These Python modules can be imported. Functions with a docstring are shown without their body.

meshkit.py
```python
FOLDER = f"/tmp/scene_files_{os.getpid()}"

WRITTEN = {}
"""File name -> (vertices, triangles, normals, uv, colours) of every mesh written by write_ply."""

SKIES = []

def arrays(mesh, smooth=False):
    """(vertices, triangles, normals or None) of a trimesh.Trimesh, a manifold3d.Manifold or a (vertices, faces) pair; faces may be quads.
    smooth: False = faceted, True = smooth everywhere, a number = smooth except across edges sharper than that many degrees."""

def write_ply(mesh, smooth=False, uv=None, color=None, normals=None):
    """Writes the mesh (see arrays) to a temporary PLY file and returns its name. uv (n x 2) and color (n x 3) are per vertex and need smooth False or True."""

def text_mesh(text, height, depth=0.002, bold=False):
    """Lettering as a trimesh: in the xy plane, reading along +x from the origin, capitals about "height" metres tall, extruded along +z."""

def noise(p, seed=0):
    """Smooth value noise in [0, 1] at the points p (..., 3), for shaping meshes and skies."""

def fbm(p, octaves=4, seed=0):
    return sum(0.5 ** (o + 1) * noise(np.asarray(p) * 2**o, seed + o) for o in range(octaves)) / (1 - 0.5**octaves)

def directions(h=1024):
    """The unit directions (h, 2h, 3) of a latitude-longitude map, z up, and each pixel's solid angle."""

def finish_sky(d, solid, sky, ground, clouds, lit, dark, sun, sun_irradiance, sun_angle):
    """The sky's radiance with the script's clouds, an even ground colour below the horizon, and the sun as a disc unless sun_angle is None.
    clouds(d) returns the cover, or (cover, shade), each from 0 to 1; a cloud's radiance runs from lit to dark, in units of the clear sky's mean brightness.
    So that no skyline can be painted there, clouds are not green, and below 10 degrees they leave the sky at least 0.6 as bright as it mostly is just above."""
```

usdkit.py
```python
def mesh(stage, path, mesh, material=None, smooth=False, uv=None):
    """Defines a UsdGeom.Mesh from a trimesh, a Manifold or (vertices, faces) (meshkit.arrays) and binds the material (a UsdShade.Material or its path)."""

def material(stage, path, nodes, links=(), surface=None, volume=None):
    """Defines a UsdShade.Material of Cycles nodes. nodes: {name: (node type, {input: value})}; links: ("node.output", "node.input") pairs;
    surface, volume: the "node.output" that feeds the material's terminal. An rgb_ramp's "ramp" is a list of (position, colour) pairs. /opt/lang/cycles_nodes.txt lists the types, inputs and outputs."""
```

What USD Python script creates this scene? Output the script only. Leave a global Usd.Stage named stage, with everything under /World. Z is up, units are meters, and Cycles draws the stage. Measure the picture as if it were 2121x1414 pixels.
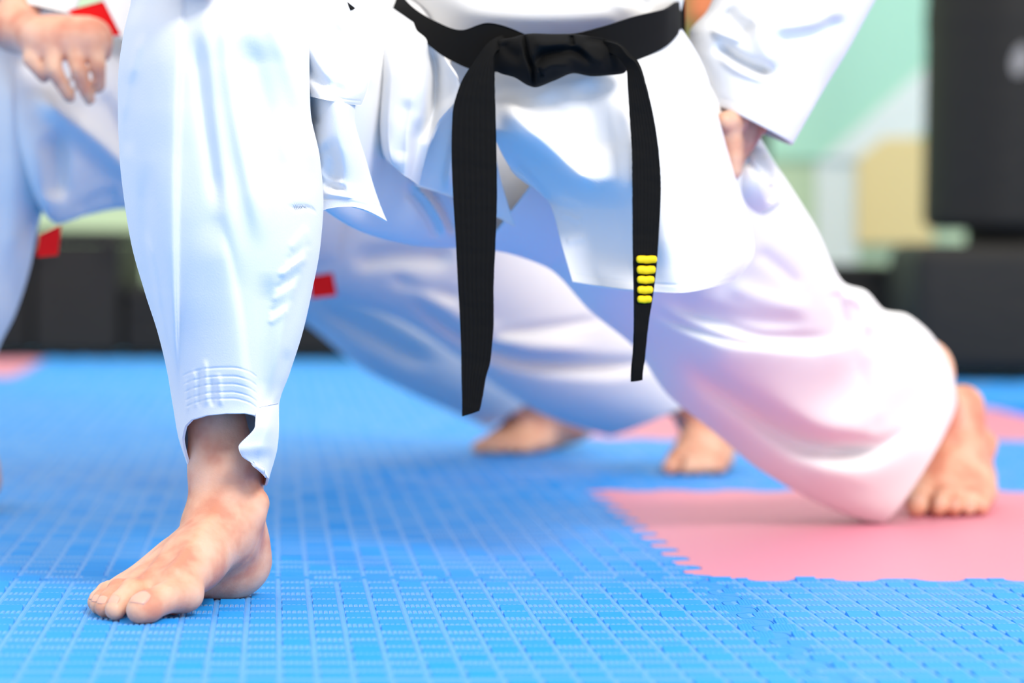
import math, numpy as np, trimesh, usdkit, meshkit
from scipy.interpolate import PchipInterpolator, RectBivariateSpline, CubicSpline
from scipy.spatial import cKDTree
from pxr import Usd, UsdGeom, UsdLux, UsdShade, Gf, Sdf
from shapely.geometry import Polygon

stage = Usd.Stage.CreateInMemory()
UsdGeom.SetStageUpAxis(stage, UsdGeom.Tokens.z)
UsdGeom.Xform.Define(stage, '/World')

# ---------------------------------------------------------------- camera
W, H, F, CAMZ = 2121.0, 1414.0, 6092.0, 0.32
PITCH, ROLL = math.atan2(707 - 500, F), 0.010
fwd = np.array([0, math.cos(PITCH), -math.sin(PITCH)])
U0, X0 = np.array([0, math.sin(PITCH), math.cos(PITCH)]), np.array([1.0, 0, 0])
rt = X0 * math.cos(ROLL) + U0 * math.sin(ROLL)
up = -X0 * math.sin(ROLL) + U0 * math.cos(ROLL)
CAM = np.array([0, 0, CAMZ])
cam = UsdGeom.Camera.Define(stage, '/World/camera')
cam.CreateHorizontalApertureAttr(36.0); cam.CreateVerticalApertureAttr(24.0)
cam.CreateFocalLengthAttr(36.0 * F / W)
cam.CreateFStopAttr(3.5); cam.CreateFocusDistanceAttr(2.56)
cam.CreateClippingRangeAttr(Gf.Vec2f(0.05, 200))
M = np.eye(4); M[0, :3], M[1, :3], M[2, :3], M[3, :3] = rt, up, -fwd, CAM
cam.AddTransformOp().Set(Gf.Matrix4d(*M.ravel().tolist()))
cam.CreateExposureAttr(0.02)

# ---------------------------------------------------------------- light: bright sky all round, sun from behind left, a large window high in front
dome = UsdLux.DomeLight.Define(stage, '/World/sky_light')
dome.CreateIntensityAttr(1.0); dome.CreateColorAttr(Gf.Vec3f(0.43, 0.42, 0.41))
sun = UsdLux.DistantLight.Define(stage, '/World/sun_light')
sun.CreateIntensityAttr(1.9); sun.CreateAngleAttr(1.6); sun.CreateColorAttr(Gf.Vec3f(1, 0.95, 0.87))
def aim(xf, to_light, pos=(0, 0, 0)):
    """orients a light that shines along its -z so that it shines from the direction to_light"""
    z = np.array(to_light, float); z /= np.linalg.norm(z)
    x = np.cross([0, 0, 1], z); x /= np.linalg.norm(x); y = np.cross(z, x)
    m = np.eye(4); m[0, :3], m[1, :3], m[2, :3], m[3, :3] = x, y, z, pos
    xf.AddTransformOp().Set(Gf.Matrix4d(*m.ravel().tolist()))
aim(sun, (-0.40, 0.74, 0.54))
key = UsdLux.RectLight.Define(stage, '/World/window_light')
key.CreateWidthAttr(1.5); key.CreateHeightAttr(1.5); key.CreateIntensityAttr(51.0); key.CreateColorAttr(Gf.Vec3f(1, 0.945, 0.88))
aim(key, (2.4, -4.3, 4.1), (2.4, -1.5, 4.4))

wall_fill = UsdLux.RectLight.Define(stage, '/World/added_wall_light')        # added unseen fill light to brighten the back wall
wall_fill.CreateWidthAttr(5.0); wall_fill.CreateHeightAttr(0.5); wall_fill.CreateIntensityAttr(8.0); wall_fill.CreateColorAttr(Gf.Vec3f(1, 0.97, 0.92))
aim(wall_fill, (0, -0.85, 1), (0, 6.9, 3.6))

# ---------------------------------------------------------------- helpers
def raydir(px, py):
    return fwd * F + rt * (px - W / 2) + up * (H / 2 - py)
def P(px, py, Y):
    d = raydir(px, py); return CAM + d * (Y / d[1])
def G(px, py, z=0.0):
    d = raydir(px, py); return CAM + d * ((z - CAMZ) / d[2])
def PV(px, py, Y):
    px, py, Y = (np.asarray(a, float) for a in (px, py, Y))
    d = fwd * F + rt * (px[..., None] - W / 2) + up * (H / 2 - py[..., None])
    return CAM + d * (Y / d[..., 1])[..., None]
def proj(v):
    d = v - CAM; z = d @ fwd
    return np.stack([W / 2 + F * (d @ rt) / z, H / 2 - F * (d @ up) / z], -1)

def mat(name, nodes, links=(), surface='p.BSDF'):
    return usdkit.material(stage, '/World/Looks/' + name, nodes, links, surface=surface)
names = {}
def numbered(parent, name):
    k = names.get((parent, name), 0); names[(parent, name)] = k + 1
    return f'{parent}/{name}' + (f'_{k:03d}' if k else '')
def data(p, **kw):
    for k, v in kw.items():
        if v: p.SetCustomDataByKey(k, v)
    return p
def obj(name, mesh, m, parent='/World', smooth=True, **kw):
    parent = parent if isinstance(parent, str) else str(parent.GetPath())
    p = usdkit.mesh(stage, numbered(parent, name), mesh, m, smooth=smooth).GetPrim()
    return data(p, **kw)
def thing(name, label, category, loc=(0, 0, 0), group=None):
    x = UsdGeom.Xform.Define(stage, numbered('/World', name))
    if any(loc): x.AddTranslateOp().Set(Gf.Vec3d(*map(float, loc)))
    return data(x.GetPrim(), label=label, category=category, group=group)
def join(*ms):
    vs, fs, n = [], [], 0
    for m in ms:
        v, f = (np.asarray(m[0]), np.asarray(m[1])) if isinstance(m, tuple) else (np.asarray(m.vertices), np.asarray(m.faces))
        if f.shape[1] == 4: f = np.vstack([f[:, [0, 1, 2]], f[:, [0, 2, 3]]])
        vs.append(v); fs.append(f + n); n += len(v)
    return np.vstack(vs), np.vstack(fs)

def fold_shift(px, folds):
    """sum of the cloth folds at the points px (pixels of the frame in which the folds were laid out), in metres of relief"""
    out = np.zeros(len(px))
    for kind, pts, w, amp, *w2 in folds:
        pts = np.array(pts, float)
        L = np.r_[0, np.cumsum(np.linalg.norm(np.diff(pts, axis=0), axis=1))]
        n = max(int(L[-1] / 0.8), 8); t = np.linspace(0, L[-1], n)
        cur = (PchipInterpolator(L, pts, axis=0)(t) if len(pts) > 2 else pts[0] + (pts[1] - pts[0]) * (t / L[-1])[:, None])
        tan = np.gradient(cur, axis=0); tan /= np.linalg.norm(tan, axis=1, keepdims=True)
        lo, hi = cur.min(0) - 3.2 * max(w, *(w2 or [0])), cur.max(0) + 3.2 * max(w, *(w2 or [0]))
        sel = np.where(((px > lo) & (px < hi)).all(1))[0]
        if not len(sel): continue
        d, i = cKDTree(cur).query(px[sel])
        r = px[sel] - cur[i]
        s = tan[i, 0] * r[:, 1] - tan[i, 1] * r[:, 0]          # + on the right-hand side of the line (y down)
        u = i / (n - 1.0)
        end = np.clip(np.minimum(u, 1 - u) / 0.22, 0, 1); end = end * end * (3 - 2 * end)
        if kind == 'R': end = np.clip(np.minimum(u / 0.05, (1 - u) / 0.22), 0, 1)    # starts abruptly
        if kind == 'L': end = np.clip(np.minimum(u, 1 - u) / 0.02, 0, 1)
        dd = np.where((i == 0) | (i == n - 1), np.hypot(r[:, 0], r[:, 1]), np.abs(s))
        if kind == 's':                                          # a step: sharp along the line, then fading on the side to which it points
            prof = 0.5 * (1 + np.tanh(s / w)) * np.exp(-(np.maximum(s, 0) / w2[0]) ** 2) * np.exp(-(np.minimum(s, 0) / w) ** 2)
            prof *= np.exp(-(np.maximum(dd - np.abs(s), 0) / w2[0]) ** 2)
        else:
            prof = np.exp(-(dd / w) ** 2)
        out[sel] += amp * prof * end
    return out

def grid_faces(n, m, wrap=False):
    i, j = np.meshgrid(np.arange(n - 1), np.arange(m if wrap else m - 1), indexing='ij')
    j2 = (j + 1) % m
    return np.stack([i * m + j, i * m + j2, (i + 1) * m + j2, (i + 1) * m + j], -1).reshape(-1, 4)

def cloth_noise(v, seed, sc=(14, 14, 14), amp=0.002):
    return (meshkit.fbm(v * np.array(sc) + seed * 7.3, 3, seed) - 0.5) * 2 * amp

def tube(secs, folds=(), n=160, m=144, thick=0.0022, noise=0.0015, nsc=(16, 16, 9), seed=1, hem=None, ease=None, sq=1.0, closed=False):
    """A garment's tube. secs: (ax, ay, bx, by, YA, YB, depth radius): the two outlines a section runs between, at their distances. Real cross-sections, a front and a back wall, a cloth thickness."""
    S = np.array(secs, float)
    A, B = PV(S[:, 0], S[:, 1], S[:, 4]), PV(S[:, 2], S[:, 3], S[:, 5])
    c = (A + B) / 2
    t = np.r_[0, np.cumsum(np.linalg.norm(np.diff(c, axis=0), axis=1))]; t /= t[-1]
    fa, fb, fr = PchipInterpolator(t, A, axis=0), PchipInterpolator(t, B, axis=0), PchipInterpolator(t, S[:, 6])
    lin = np.linspace(0, 1, n)
    if ease: lin = ease(lin)
    th = np.linspace(0, 2 * np.pi, m, endpoint=False)
    ss = np.repeat(lin[:, None], m, 1)
    if hem is not None: ss = lin[:, None] * hem(th)[None, :]
    a, b, r = fa(ss.ravel()), fb(ss.ravel()), fr(ss.ravel())[:, None]
    u = (b - a) / 2; cc = (a + b) / 2
    uh = u / np.maximum(np.linalg.norm(u, axis=1, keepdims=True), 1e-9)
    vd = np.array([0, 1.0, 0]) - uh * uh[:, 1:2]; vd /= np.linalg.norm(vd, axis=1, keepdims=True)
    T = np.tile(th, n)[:, None]
    co, si = np.cos(T), np.sin(T)
    if sq != 1.0:
        co, si = np.sign(co) * np.abs(co) ** sq, np.sign(si) * np.abs(si) ** sq
    v = cc + u * co - vd * r * si
    nrm = uh * np.cos(T) * r - vd * np.sin(T) * np.linalg.norm(u, axis=1, keepdims=True)
    nrm /= np.maximum(np.linalg.norm(nrm, axis=1, keepdims=True), 1e-9)
    front = np.clip(np.sin(T[:, 0]) * 2.2, 0, 1)
    d = fold_shift(proj(v), folds) * front if len(folds) else 0
    view = (CAM - v); view /= np.linalg.norm(view, axis=1, keepdims=True)
    out = v + view * np.atleast_1d(d)[:, None] + nrm * (cloth_noise(v, seed, nsc, noise) * (0.25 + 0.75 * np.abs(np.sin(T[:, 0]))))[:, None]
    inn = out - nrm * thick
    f = grid_faces(n, m, True)
    N = n * m
    k = np.arange(m); k2 = (k + 1) % m
    rim = np.vstack([np.stack([k, N + k, N + k2, k2], 1), np.stack([(n - 1) * m + k2, N + (n - 1) * m + k2, N + (n - 1) * m + k, (n - 1) * m + k], 1)])
    return np.vstack([out, inn]), np.vstack([f[:, ::-1], f + N, rim[:, ::-1]])

def sheet(rows, folds=(), n=120, m=120, thick=0.002, noise=0.0012, nsc=(18, 18, 18), seed=1, lin=False):
    """A hanging piece of cloth: a lattice of (px, py, Y) points, splined, given folds and a thickness."""
    R = np.array(rows, float); a, b = R.shape[:2]
    ui, vi = np.linspace(0, 1, a), np.linspace(0, 1, b)
    uu, vv = np.linspace(0, 1, n), np.linspace(0, 1, m)
    K = []
    for k in range(3):
        g = (PchipInterpolator(vi, R[..., k], axis=1)(vv) if b > 2 else R[:, :1, k] + (R[:, 1:, k] - R[:, :1, k]) * vv)
        g = (PchipInterpolator(ui, g, axis=0)(uu) if a > 2 else g[:1] + (g[1:] - g[:1]) * uu[:, None])
        K.append(g)
    v = PV(*K).reshape(-1, 3)
    view = CAM - v; view /= np.linalg.norm(view, axis=1, keepdims=True)
    d = fold_shift(proj(v), folds) if len(folds) else np.zeros(len(v))
    if noise: d = d + cloth_noise(v, seed, nsc, noise)
    v = v + view * d[:, None]
    g = v.reshape(n, m, 3)
    nr = np.cross(np.gradient(g, axis=0), np.gradient(g, axis=1)).reshape(-1, 3)
    nr /= np.maximum(np.linalg.norm(nr, axis=1, keepdims=True), 1e-12)
    flip = np.sign((nr * view).sum(1).mean()) or 1
    nr *= flip
    back = v - nr * thick
    f = grid_faces(n, m); N = n * m
    if flip > 0: f = f[:, ::-1]
    f = f[:, ::-1]
    def edge(idx): return np.stack([idx[:-1], idx[1:], N + idx[1:], N + idx[:-1]], 1)
    ij = np.arange(N).reshape(n, m)
    rim = np.vstack([edge(ij[0]), edge(ij[-1][::-1]), edge(ij[:, -1]), edge(ij[:, 0][::-1])])
    if flip < 0: rim = rim[:, ::-1]
    mesh = trimesh.Trimesh(np.vstack([v, back]), np.vstack([np.vstack([q[:, [0, 1, 2]], q[:, [0, 2, 3]]]) for q in (f, f[:, ::-1] + N, rim)]), process=False)
    return mesh.vertices.view(np.ndarray), mesh.faces.view(np.ndarray)

# --- bodies: rounded cones blended smoothly on a grid, then a net of the surface: one continuous skin
def surface_nets(f, org, h):
    s = f < 0
    nx, ny, nz = f.shape
    acc = np.zeros((nx - 1, ny - 1, nz - 1, 3)); cnt = np.zeros((nx - 1, ny - 1, nz - 1))
    C = [(a, b, c) for a in (0, 1) for b in (0, 1) for c in (0, 1)]
    sl = lambda o: tuple(slice(k, k + n - 1) for k, n in zip(o, f.shape))
    for p in C:
        for ax in range(3):
            if p[ax]: continue
            q = list(p); q[ax] = 1; q = tuple(q)
            fp, fq = f[sl(p)], f[sl(q)]
            cross = (fp < 0) != (fq < 0)
            t = np.where(cross, fp / np.where(cross, fp - fq, 1), 0)
            for k in range(3):
                acc[..., k] += cross * (p[k] + (t if k == ax else 0))
            cnt += cross
    act = cnt > 0
    idx = -np.ones(act.shape, int); idx[act] = np.arange(act.sum())
    I = np.argwhere(act)
    v = (I + acc[act] / cnt[act][:, None]) * h + org
    faces = []
    for ax in range(3):
        a, b = (ax + 1) % 3, (ax + 2) % 3
        lo = [slice(1, n - 1) for n in f.shape]; lo[ax] = slice(0, f.shape[ax] - 1)
        hi = list(lo); hi[ax] = slice(1, f.shape[ax])
        s0, s1 = s[tuple(lo)], s[tuple(hi)]
        e = np.argwhere(s0 != s1)
        if not len(e): continue
        inside = s0[tuple(e.T)]
        base = e.copy(); base[:, a] += 1; base[:, b] += 1
        def cell(da, db):
            c = base.copy(); c[:, a] += da; c[:, b] += db
            return idx[tuple(c.T)]
        q = np.stack([cell(-1, -1), cell(0, -1), cell(0, 0), cell(-1, 0)], 1)
        q[~inside] = q[~inside][:, ::-1]
        faces.append(q)
    q = np.vstack(faces)
    return v, np.vstack([q[:, [0, 1, 2]], q[:, [0, 2, 3]]])

def skin(prims, h, floor=None):
    """prims: (a, b, ra, rb, k) rounded cones in metres, k = how softly each joins what is there already; k < 0 carves"""
    lo = np.min([np.minimum(np.array(p[0]) - p[2], np.array(p[1]) - p[3]) for p in prims], 0) - 4 * h
    hi = np.max([np.maximum(np.array(p[0]) + p[2], np.array(p[1]) + p[3]) for p in prims], 0) + 4 * h
    N = np.ceil((hi - lo) / h).astype(int) + 1
    f = np.full(N, 1.0, np.float32)
    ax = [lo[k] + h * np.arange(N[k]) for k in range(3)]
    for a, b, ra, rb, k in prims:
        a, b = np.array(a, float), np.array(b, float)
        pad = 2.5 * abs(k) + 3 * h
        l = np.minimum(a - ra, b - rb) - pad; g = np.maximum(a + ra, b + rb) + pad
        i0 = np.maximum(((l - lo) / h).astype(int), 0); i1 = np.minimum(((g - lo) / h).astype(int) + 2, N)
        X, Y, Z = np.meshgrid(*(ax[q][i0[q]:i1[q]] for q in range(3)), indexing='ij')
        ab = b - a; L2 = max(ab @ ab, 1e-12)
        t = np.clip(((X - a[0]) * ab[0] + (Y - a[1]) * ab[1] + (Z - a[2]) * ab[2]) / L2, 0, 1)
        d = np.sqrt((X - a[0] - t * ab[0]) ** 2 + (Y - a[1] - t * ab[1]) ** 2 + (Z - a[2] - t * ab[2]) ** 2) - (ra + (rb - ra) * t)
        s = tuple(slice(i0[q], i1[q]) for q in range(3))
        o = f[s]
        if k < 0:
            hh = np.clip(0.5 - 0.5 * (o + d) / -k, 0, 1)
            f[s] = o + (-d - o) * hh - k * hh * (1 - hh)
        else:
            hh = np.clip(0.5 + 0.5 * (o - d) / k, 0, 1)
            f[s] = o + (d - o) * hh - k * hh * (1 - hh)
    if floor is not None:
        f = np.maximum(f, (floor - ax[2])[None, None, :].astype(np.float32))
    v, q = surface_nets(f, lo, h)
    m = trimesh.Trimesh(v, q, process=False)
    lab = trimesh.graph.connected_component_labels(m.edges, node_count=len(v))
    m.update_faces(lab[m.faces[:, 0]] == np.bincount(lab).argmax()); m.remove_unreferenced_vertices()
    from scipy.sparse import coo_matrix, diags
    e = m.edges_unique; k = len(m.vertices)
    W_ = coo_matrix((np.ones(2 * len(e)), (np.r_[e[:, 0], e[:, 1]], np.r_[e[:, 1], e[:, 0]])), (k, k)).tocsr()
    W_ = diags(1 / np.maximum(np.asarray(W_.sum(1)).ravel(), 1)) @ W_
    x = np.array(m.vertices)
    for lam in (0.5, -0.40, 0.5, -0.40, 0.5):
        x = x + lam * (W_ @ x - x)
    m.vertices = x
    return m.vertices.view(np.ndarray), m.faces.view(np.ndarray)

# ---------------------------------------------------------------- materials
def plain(name, col, rough=0.5, spec=0.5, bump=None, **kw):
    nodes = {'p': ('principled_bsdf', {'base_color': col, 'roughness': rough, 'specular_ior_level': spec, **kw})}
    links = []
    if bump:
        sc, st, dist = bump
        nodes['g'] = ('texture_coordinate', {}); nodes['n'] = ('noise_texture', {'scale': sc, 'detail': 3.0})
        nodes['b'] = ('bump', {'strength': st, 'distance': dist})
        links = [('g.object', 'n.vector'), ('n.fac', 'b.height'), ('b.normal', 'p.normal')]
    return mat(name, nodes, links)
cloth_m = mat('white_cotton', {
    'g': ('texture_coordinate', {}), 'n': ('noise_texture', {'scale': 700.0, 'detail': 2.0}), 'b': ('bump', {'strength': 0.25, 'distance': 0.0006}),
    'p': ('principled_bsdf', {'base_color': (0.80, 0.80, 0.80), 'roughness': 0.85, 'specular_ior_level': 0.2, 'sheen_weight': 0.12, 'sheen_roughness': 0.5}),
    't': ('translucent_bsdf', {'color': (0.80, 0.80, 0.80)}), 'x': ('mix_closure', {'fac': 0.03})},
    [('g.object', 'n.vector'), ('n.fac', 'b.height'), ('b.normal', 'p.normal'), ('p.BSDF', 'x.closure1'), ('t.BSDF', 'x.closure2')], surface='x.closure')
skin_m = mat('skin', {
    'g': ('texture_coordinate', {}), 'n': ('noise_texture', {'scale': 28.0, 'detail': 3.0}), 'n2': ('noise_texture', {'scale': 420.0, 'detail': 2.0}),
    'r': ('rgb_ramp', {'ramp': [(0.36, (0.58, 0.24, 0.155)), (0.50, (0.67, 0.35, 0.235)), (0.66, (0.72, 0.43, 0.31))]}),
    'b': ('bump', {'strength': 0.30, 'distance': 0.0008}),
    'p': ('principled_bsdf', {'roughness': 0.48, 'specular_ior_level': 0.4, 'subsurface_weight': 0.25, 'subsurface_scale': 0.006, 'subsurface_radius': (1.0, 0.35, 0.2)})},
    [('g.object', 'n.vector'), ('g.object', 'n2.vector'), ('n.fac', 'r.fac'), ('r.color', 'p.base_color'), ('n2.fac', 'b.height'), ('b.normal', 'p.normal')])
nail_m = plain('toenail', (0.66, 0.38, 0.29), 0.35, 0.4)
belt_m = mat('black_belt_cotton', {
    'g': ('texture_coordinate', {}), 'n': ('noise_texture', {'scale': 900.0, 'detail': 2.0}), 'b': ('bump', {'strength': 0.5, 'distance': 0.0006}),
    'p': ('principled_bsdf', {'base_color': (0.004, 0.004, 0.004), 'roughness': 0.8, 'specular_ior_level': 0.12})},
    [('g.object', 'n.vector'), ('n.fac', 'b.height'), ('b.normal', 'p.normal')])
yellow_m = plain('yellow_thread', (0.90, 0.62, 0.0), 0.55, 0.3, (1500.0, 0.4, 0.0005))
red_m = plain('red_cotton', (0.68, 0.004, 0.006), 0.75, 0.2)
def mat_foam(name, col, rough=0.50, sheen=0.03):
    return mat(name, {'g': ('texture_coordinate', {}), 'n': ('noise_texture', {'scale': 260.0, 'detail': 3.0}), 'b': ('bump', {'strength': 0.25, 'distance': 0.0008}),
        'p': ('principled_bsdf', {'base_color': col, 'roughness': rough, 'specular_ior_level': 0.35, 'sheen_weight': sheen, 'sheen_roughness': 0.4, 'sheen_roughness': 0.35})},
        [('g.object', 'n.vector'), ('n.fac', 'b.height'), ('b.normal', 'p.normal')])
blue_m = mat_foam('blue_foam', (0.001, 0.27, 0.78))
glare_m = mat_foam('glare_blue_foam', (0.022, 0.30, 0.79), 0.55, 0.28)          # sun glare on the raised ribs, put into a paler colour and sheen
pink_m = mat_foam('pink_foam', (0.70, 0.25, 0.34))
black_m = plain('black_vinyl', (0.009, 0.008, 0.006), 0.55, 0.3, (30.0, 0.3, 0.01))
black2_m = plain('charcoal_padding', (0.014, 0.013, 0.011), 0.6, 0.3, (24.0, 0.3, 0.01))
mint_m = plain('mint_paint', (0.50, 0.86, 0.61), 0.7, 0.2)
sage_m = plain('sage_paint', (0.58, 0.74, 0.46), 0.8, 0.2)
white_m = plain('white_paint', (0.88, 0.95, 0.83), 0.8, 0.2)
yell_m = plain('straw_yellow_paint', (0.93, 0.74, 0.33), 0.8, 0.2)
olive_m = plain('olive_paint', (0.36, 0.36, 0.12), 0.8, 0.2)
orange_m = plain('orange_vinyl', (0.74, 0.22, 0.08), 0.6, 0.3)
grey_m = plain('grey_print', (0.30, 0.28, 0.26), 0.6, 0.3)

# ---------------------------------------------------------------- the hall: floor under the mats, back wall
def box(lo, hi, bev=0.0):
    lo, hi = np.array(lo, float), np.array(hi, float)
    if bev <= 0: 
        return trimesh.creation.box(bounds=[lo, hi])
    pts = []
    for sx in (0, 1):
        for sy in (0, 1):
            for sz in (0, 1):
                c = np.array([lo[0] if sx == 0 else hi[0], lo[1] if sy == 0 else hi[1], lo[2] if sz == 0 else hi[2]])
                s = np.array([1 if sx == 0 else -1, 1 if sy == 0 else -1, 1 if sz == 0 else -1]) * bev
                for w in ((0, 1, 1), (1, 0, 1), (1, 1, 0), (0.3, 0.3, 1), (0.3, 1, 0.3), (1, 0.3, 0.3)):
                    pts.append(c + s * np.array(w))
    return trimesh.convex.convex_hull(np.array(pts))
THK = 0.020
obj('floor', box((-7, -6, -0.30), (7, 9.2, -THK - 0.0006)), blue_m, smooth=False, kind='structure')
WY = 8.9
obj('wall_back', box((-7, WY, -THK), (7, WY + 0.15, 2.2)), sage_m, smooth=False, kind='structure')

# ---------------------------------------------------------------- jigsaw mats, 1 m square, blue with pink ones set in every other row
g0, g1 = G(1460, 1200)[:2], G(1225, 1015)[:2]
e2 = (g1 - g0) / np.linalg.norm(g1 - g0); e1 = np.array([e2[1], -e2[0]])
NT = 12
def wave(t):                      # the row of teeth along a seam
    w = np.sin(2 * np.pi * (t * NT / 1.0))
    e = np.clip(np.minimum(t, 1 - t) / 0.02, 0, 1)
    return 0.0115 * np.tanh(2.6 * w) * e
tt = np.linspace(0, 1, NT * 16 + 1)
gap = 0.0005
poly = np.vstack([np.c_[tt, wave(tt) ], np.c_[1 + wave(tt), tt][1:], np.c_[tt[::-1], 1 + wave(tt[::-1])][1:], np.c_[wave(tt[::-1]), tt[::-1]][1:-1]])
outline = Polygon(poly).buffer(-gap)
slab = trimesh.creation.extrude_polygon(outline, THK, engine='earcut')
slab.apply_translation([0, 0, -THK])
# bevelled lip: the top edge shrinks slightly
top = slab.vertices[:, 2] > -1e-6
ctr = np.array([0.5, 0.5]); 
# moulded relief: columns of cells between raised ribs; each cell half dished pad, half five short ribs
NC, NR = 37, 23
cw, cr = 1.0 / NC, 1.0 / NR
def prism(x0, x1, y0, y1, h0, h1, bv):
    """low bar with sloping flanks, top from height h0 (near) to h1 (far), open below"""
    v = np.array([[x0, y0, 0], [x1, y0, 0], [x1, y1, 0], [x0, y1, 0], [x0 + bv, y0 + bv, h0], [x1 - bv, y0 + bv, h0], [x1 - bv, y1 - bv, h1], [x0 + bv, y1 - bv, h1]])
    f = np.array([[0, 1, 5, 4], [1, 2, 6, 5], [2, 3, 7, 6], [3, 0, 4, 7], [4, 5, 6, 7]])
    return v, f
inner = outline.buffer(-0.0004)
from shapely import contains_xy
pads, ribs, rng = [], [], np.random.default_rng(5)
def put(to, q):
    if contains_xy(inner, q[0][:4, 0], q[0][:4, 1]).all(): to.append(q)
for i in range(NC):
    for j in range(NR):
        x, y = (i + 0.5) * cw, (j + 0.5) * cr
        rim = i in (0, NC - 1) or j in (0, NR - 1)
        n_ = 8 if rim else 1
        for k in range(n_):
            a_, b_ = x + cw * (-0.40 + 0.80 * k / n_), x + cw * (-0.40 + 0.80 * (k + 1) / n_)
            if k == 0: h1 = rng.uniform(0.0004, 0.0034)
            put(pads, prism(a_, b_, y + 0.02 * cr, y + 0.48 * cr, 0.0001, h1, 0.0006 if n_ == 1 else 0.0001))
        for k in range(5):
            xx = x + (k - 2) * cw * 0.165
            put(ribs, prism(xx - 0.0018, xx + 0.0018, y - 0.48 * cr, y - 0.02 * cr, 0.0009, 0.0009, 0.0008))
        for k in range(2):
            q = prism(x - cw / 2 - 0.0023, x - cw / 2 + 0.0023, (j + k / 2) * cr, (j + k / 2 + .5) * cr, 0.0006, 0.0006, 0.0015)
            q[0][[4, 5], 1] -= 0.0015; q[0][[6, 7], 1] += 0.0015
            put(ribs, q)
pads, ribs = join(*pads), join(*ribs)
def mat_xf(x, i, j):
    o = g0 + e1 * i + e2 * j
    m = np.eye(4); m[0, :2], m[1, :2], m[3, :2] = e1, e2, o
    x.AddTransformOp().Set(Gf.Matrix4d(*m.ravel().tolist()))
MATS = [  # column, row, label
    (0, 0, 'pink jigsaw foam mat under the bare back foot, its toothed left edge in view'),
    (0, 2, 'pink jigsaw foam mat further back, behind the two small blurred bare feet'),
    (-2, 4, 'pink mat at the far left end of the floor, only a blurred corner showing'),
    (-1, -1, 'blue textured foam mat under the sharp front foot of the person in white'),
    (0, -1, 'blue textured foam mat in the right foreground in front of the pink mat'),
    (-1, 0, 'blue foam mat directly left of the toothed pink edge'),
    (0, 1, 'blue foam mat between the near pink mat and the far pink mat'),
    (-1, 1, 'blue foam mat behind the sharp front foot, one row beyond it'),
    (-1, 2, 'blue foam mat left of the far pink mat'),
    (-1, 3, 'blue foam mat beyond the left side of the far pink mat'),
    (-2, 3, 'blue foam mat in front of the far left pink mat'),
    (-1, 4, 'blue foam mat just right of the far left pink mat, near the black boxes'),
    (0, 3, 'blue foam mat straight behind the far pink mat'),
    (1, 3, 'blue foam mat at the right edge of the frame behind the back foot'),
]
protos = {}
for i, j, label in MATS:
    pink = i % 2 == 0 and j % 2 == 0
    x = UsdGeom.Xform.Define(stage, numbered('/World', 'foam_mat'))
    mat_xf(x, i, j)
    p = data(x.GetPrim(), label=label, category='floor mat', group='jigsaw foam floor mats')
    if pink not in protos:
        protos[pink] = p
        m = pink_m if pink else blue_m
        obj('mat_slab', slab, m, p, smooth=False)
        if not pink:
            obj('moulded_pads', pads, m, p, smooth=False, kind='stuff')
            obj('moulded_ribs', ribs, glare_m, p, smooth=False, kind='stuff', label='raised ribs with sun glare put into their paler colour')
    else:
        p.GetReferences().AddInternalReference(protos[pink].GetPath()); p.SetInstanceable(True)

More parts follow.
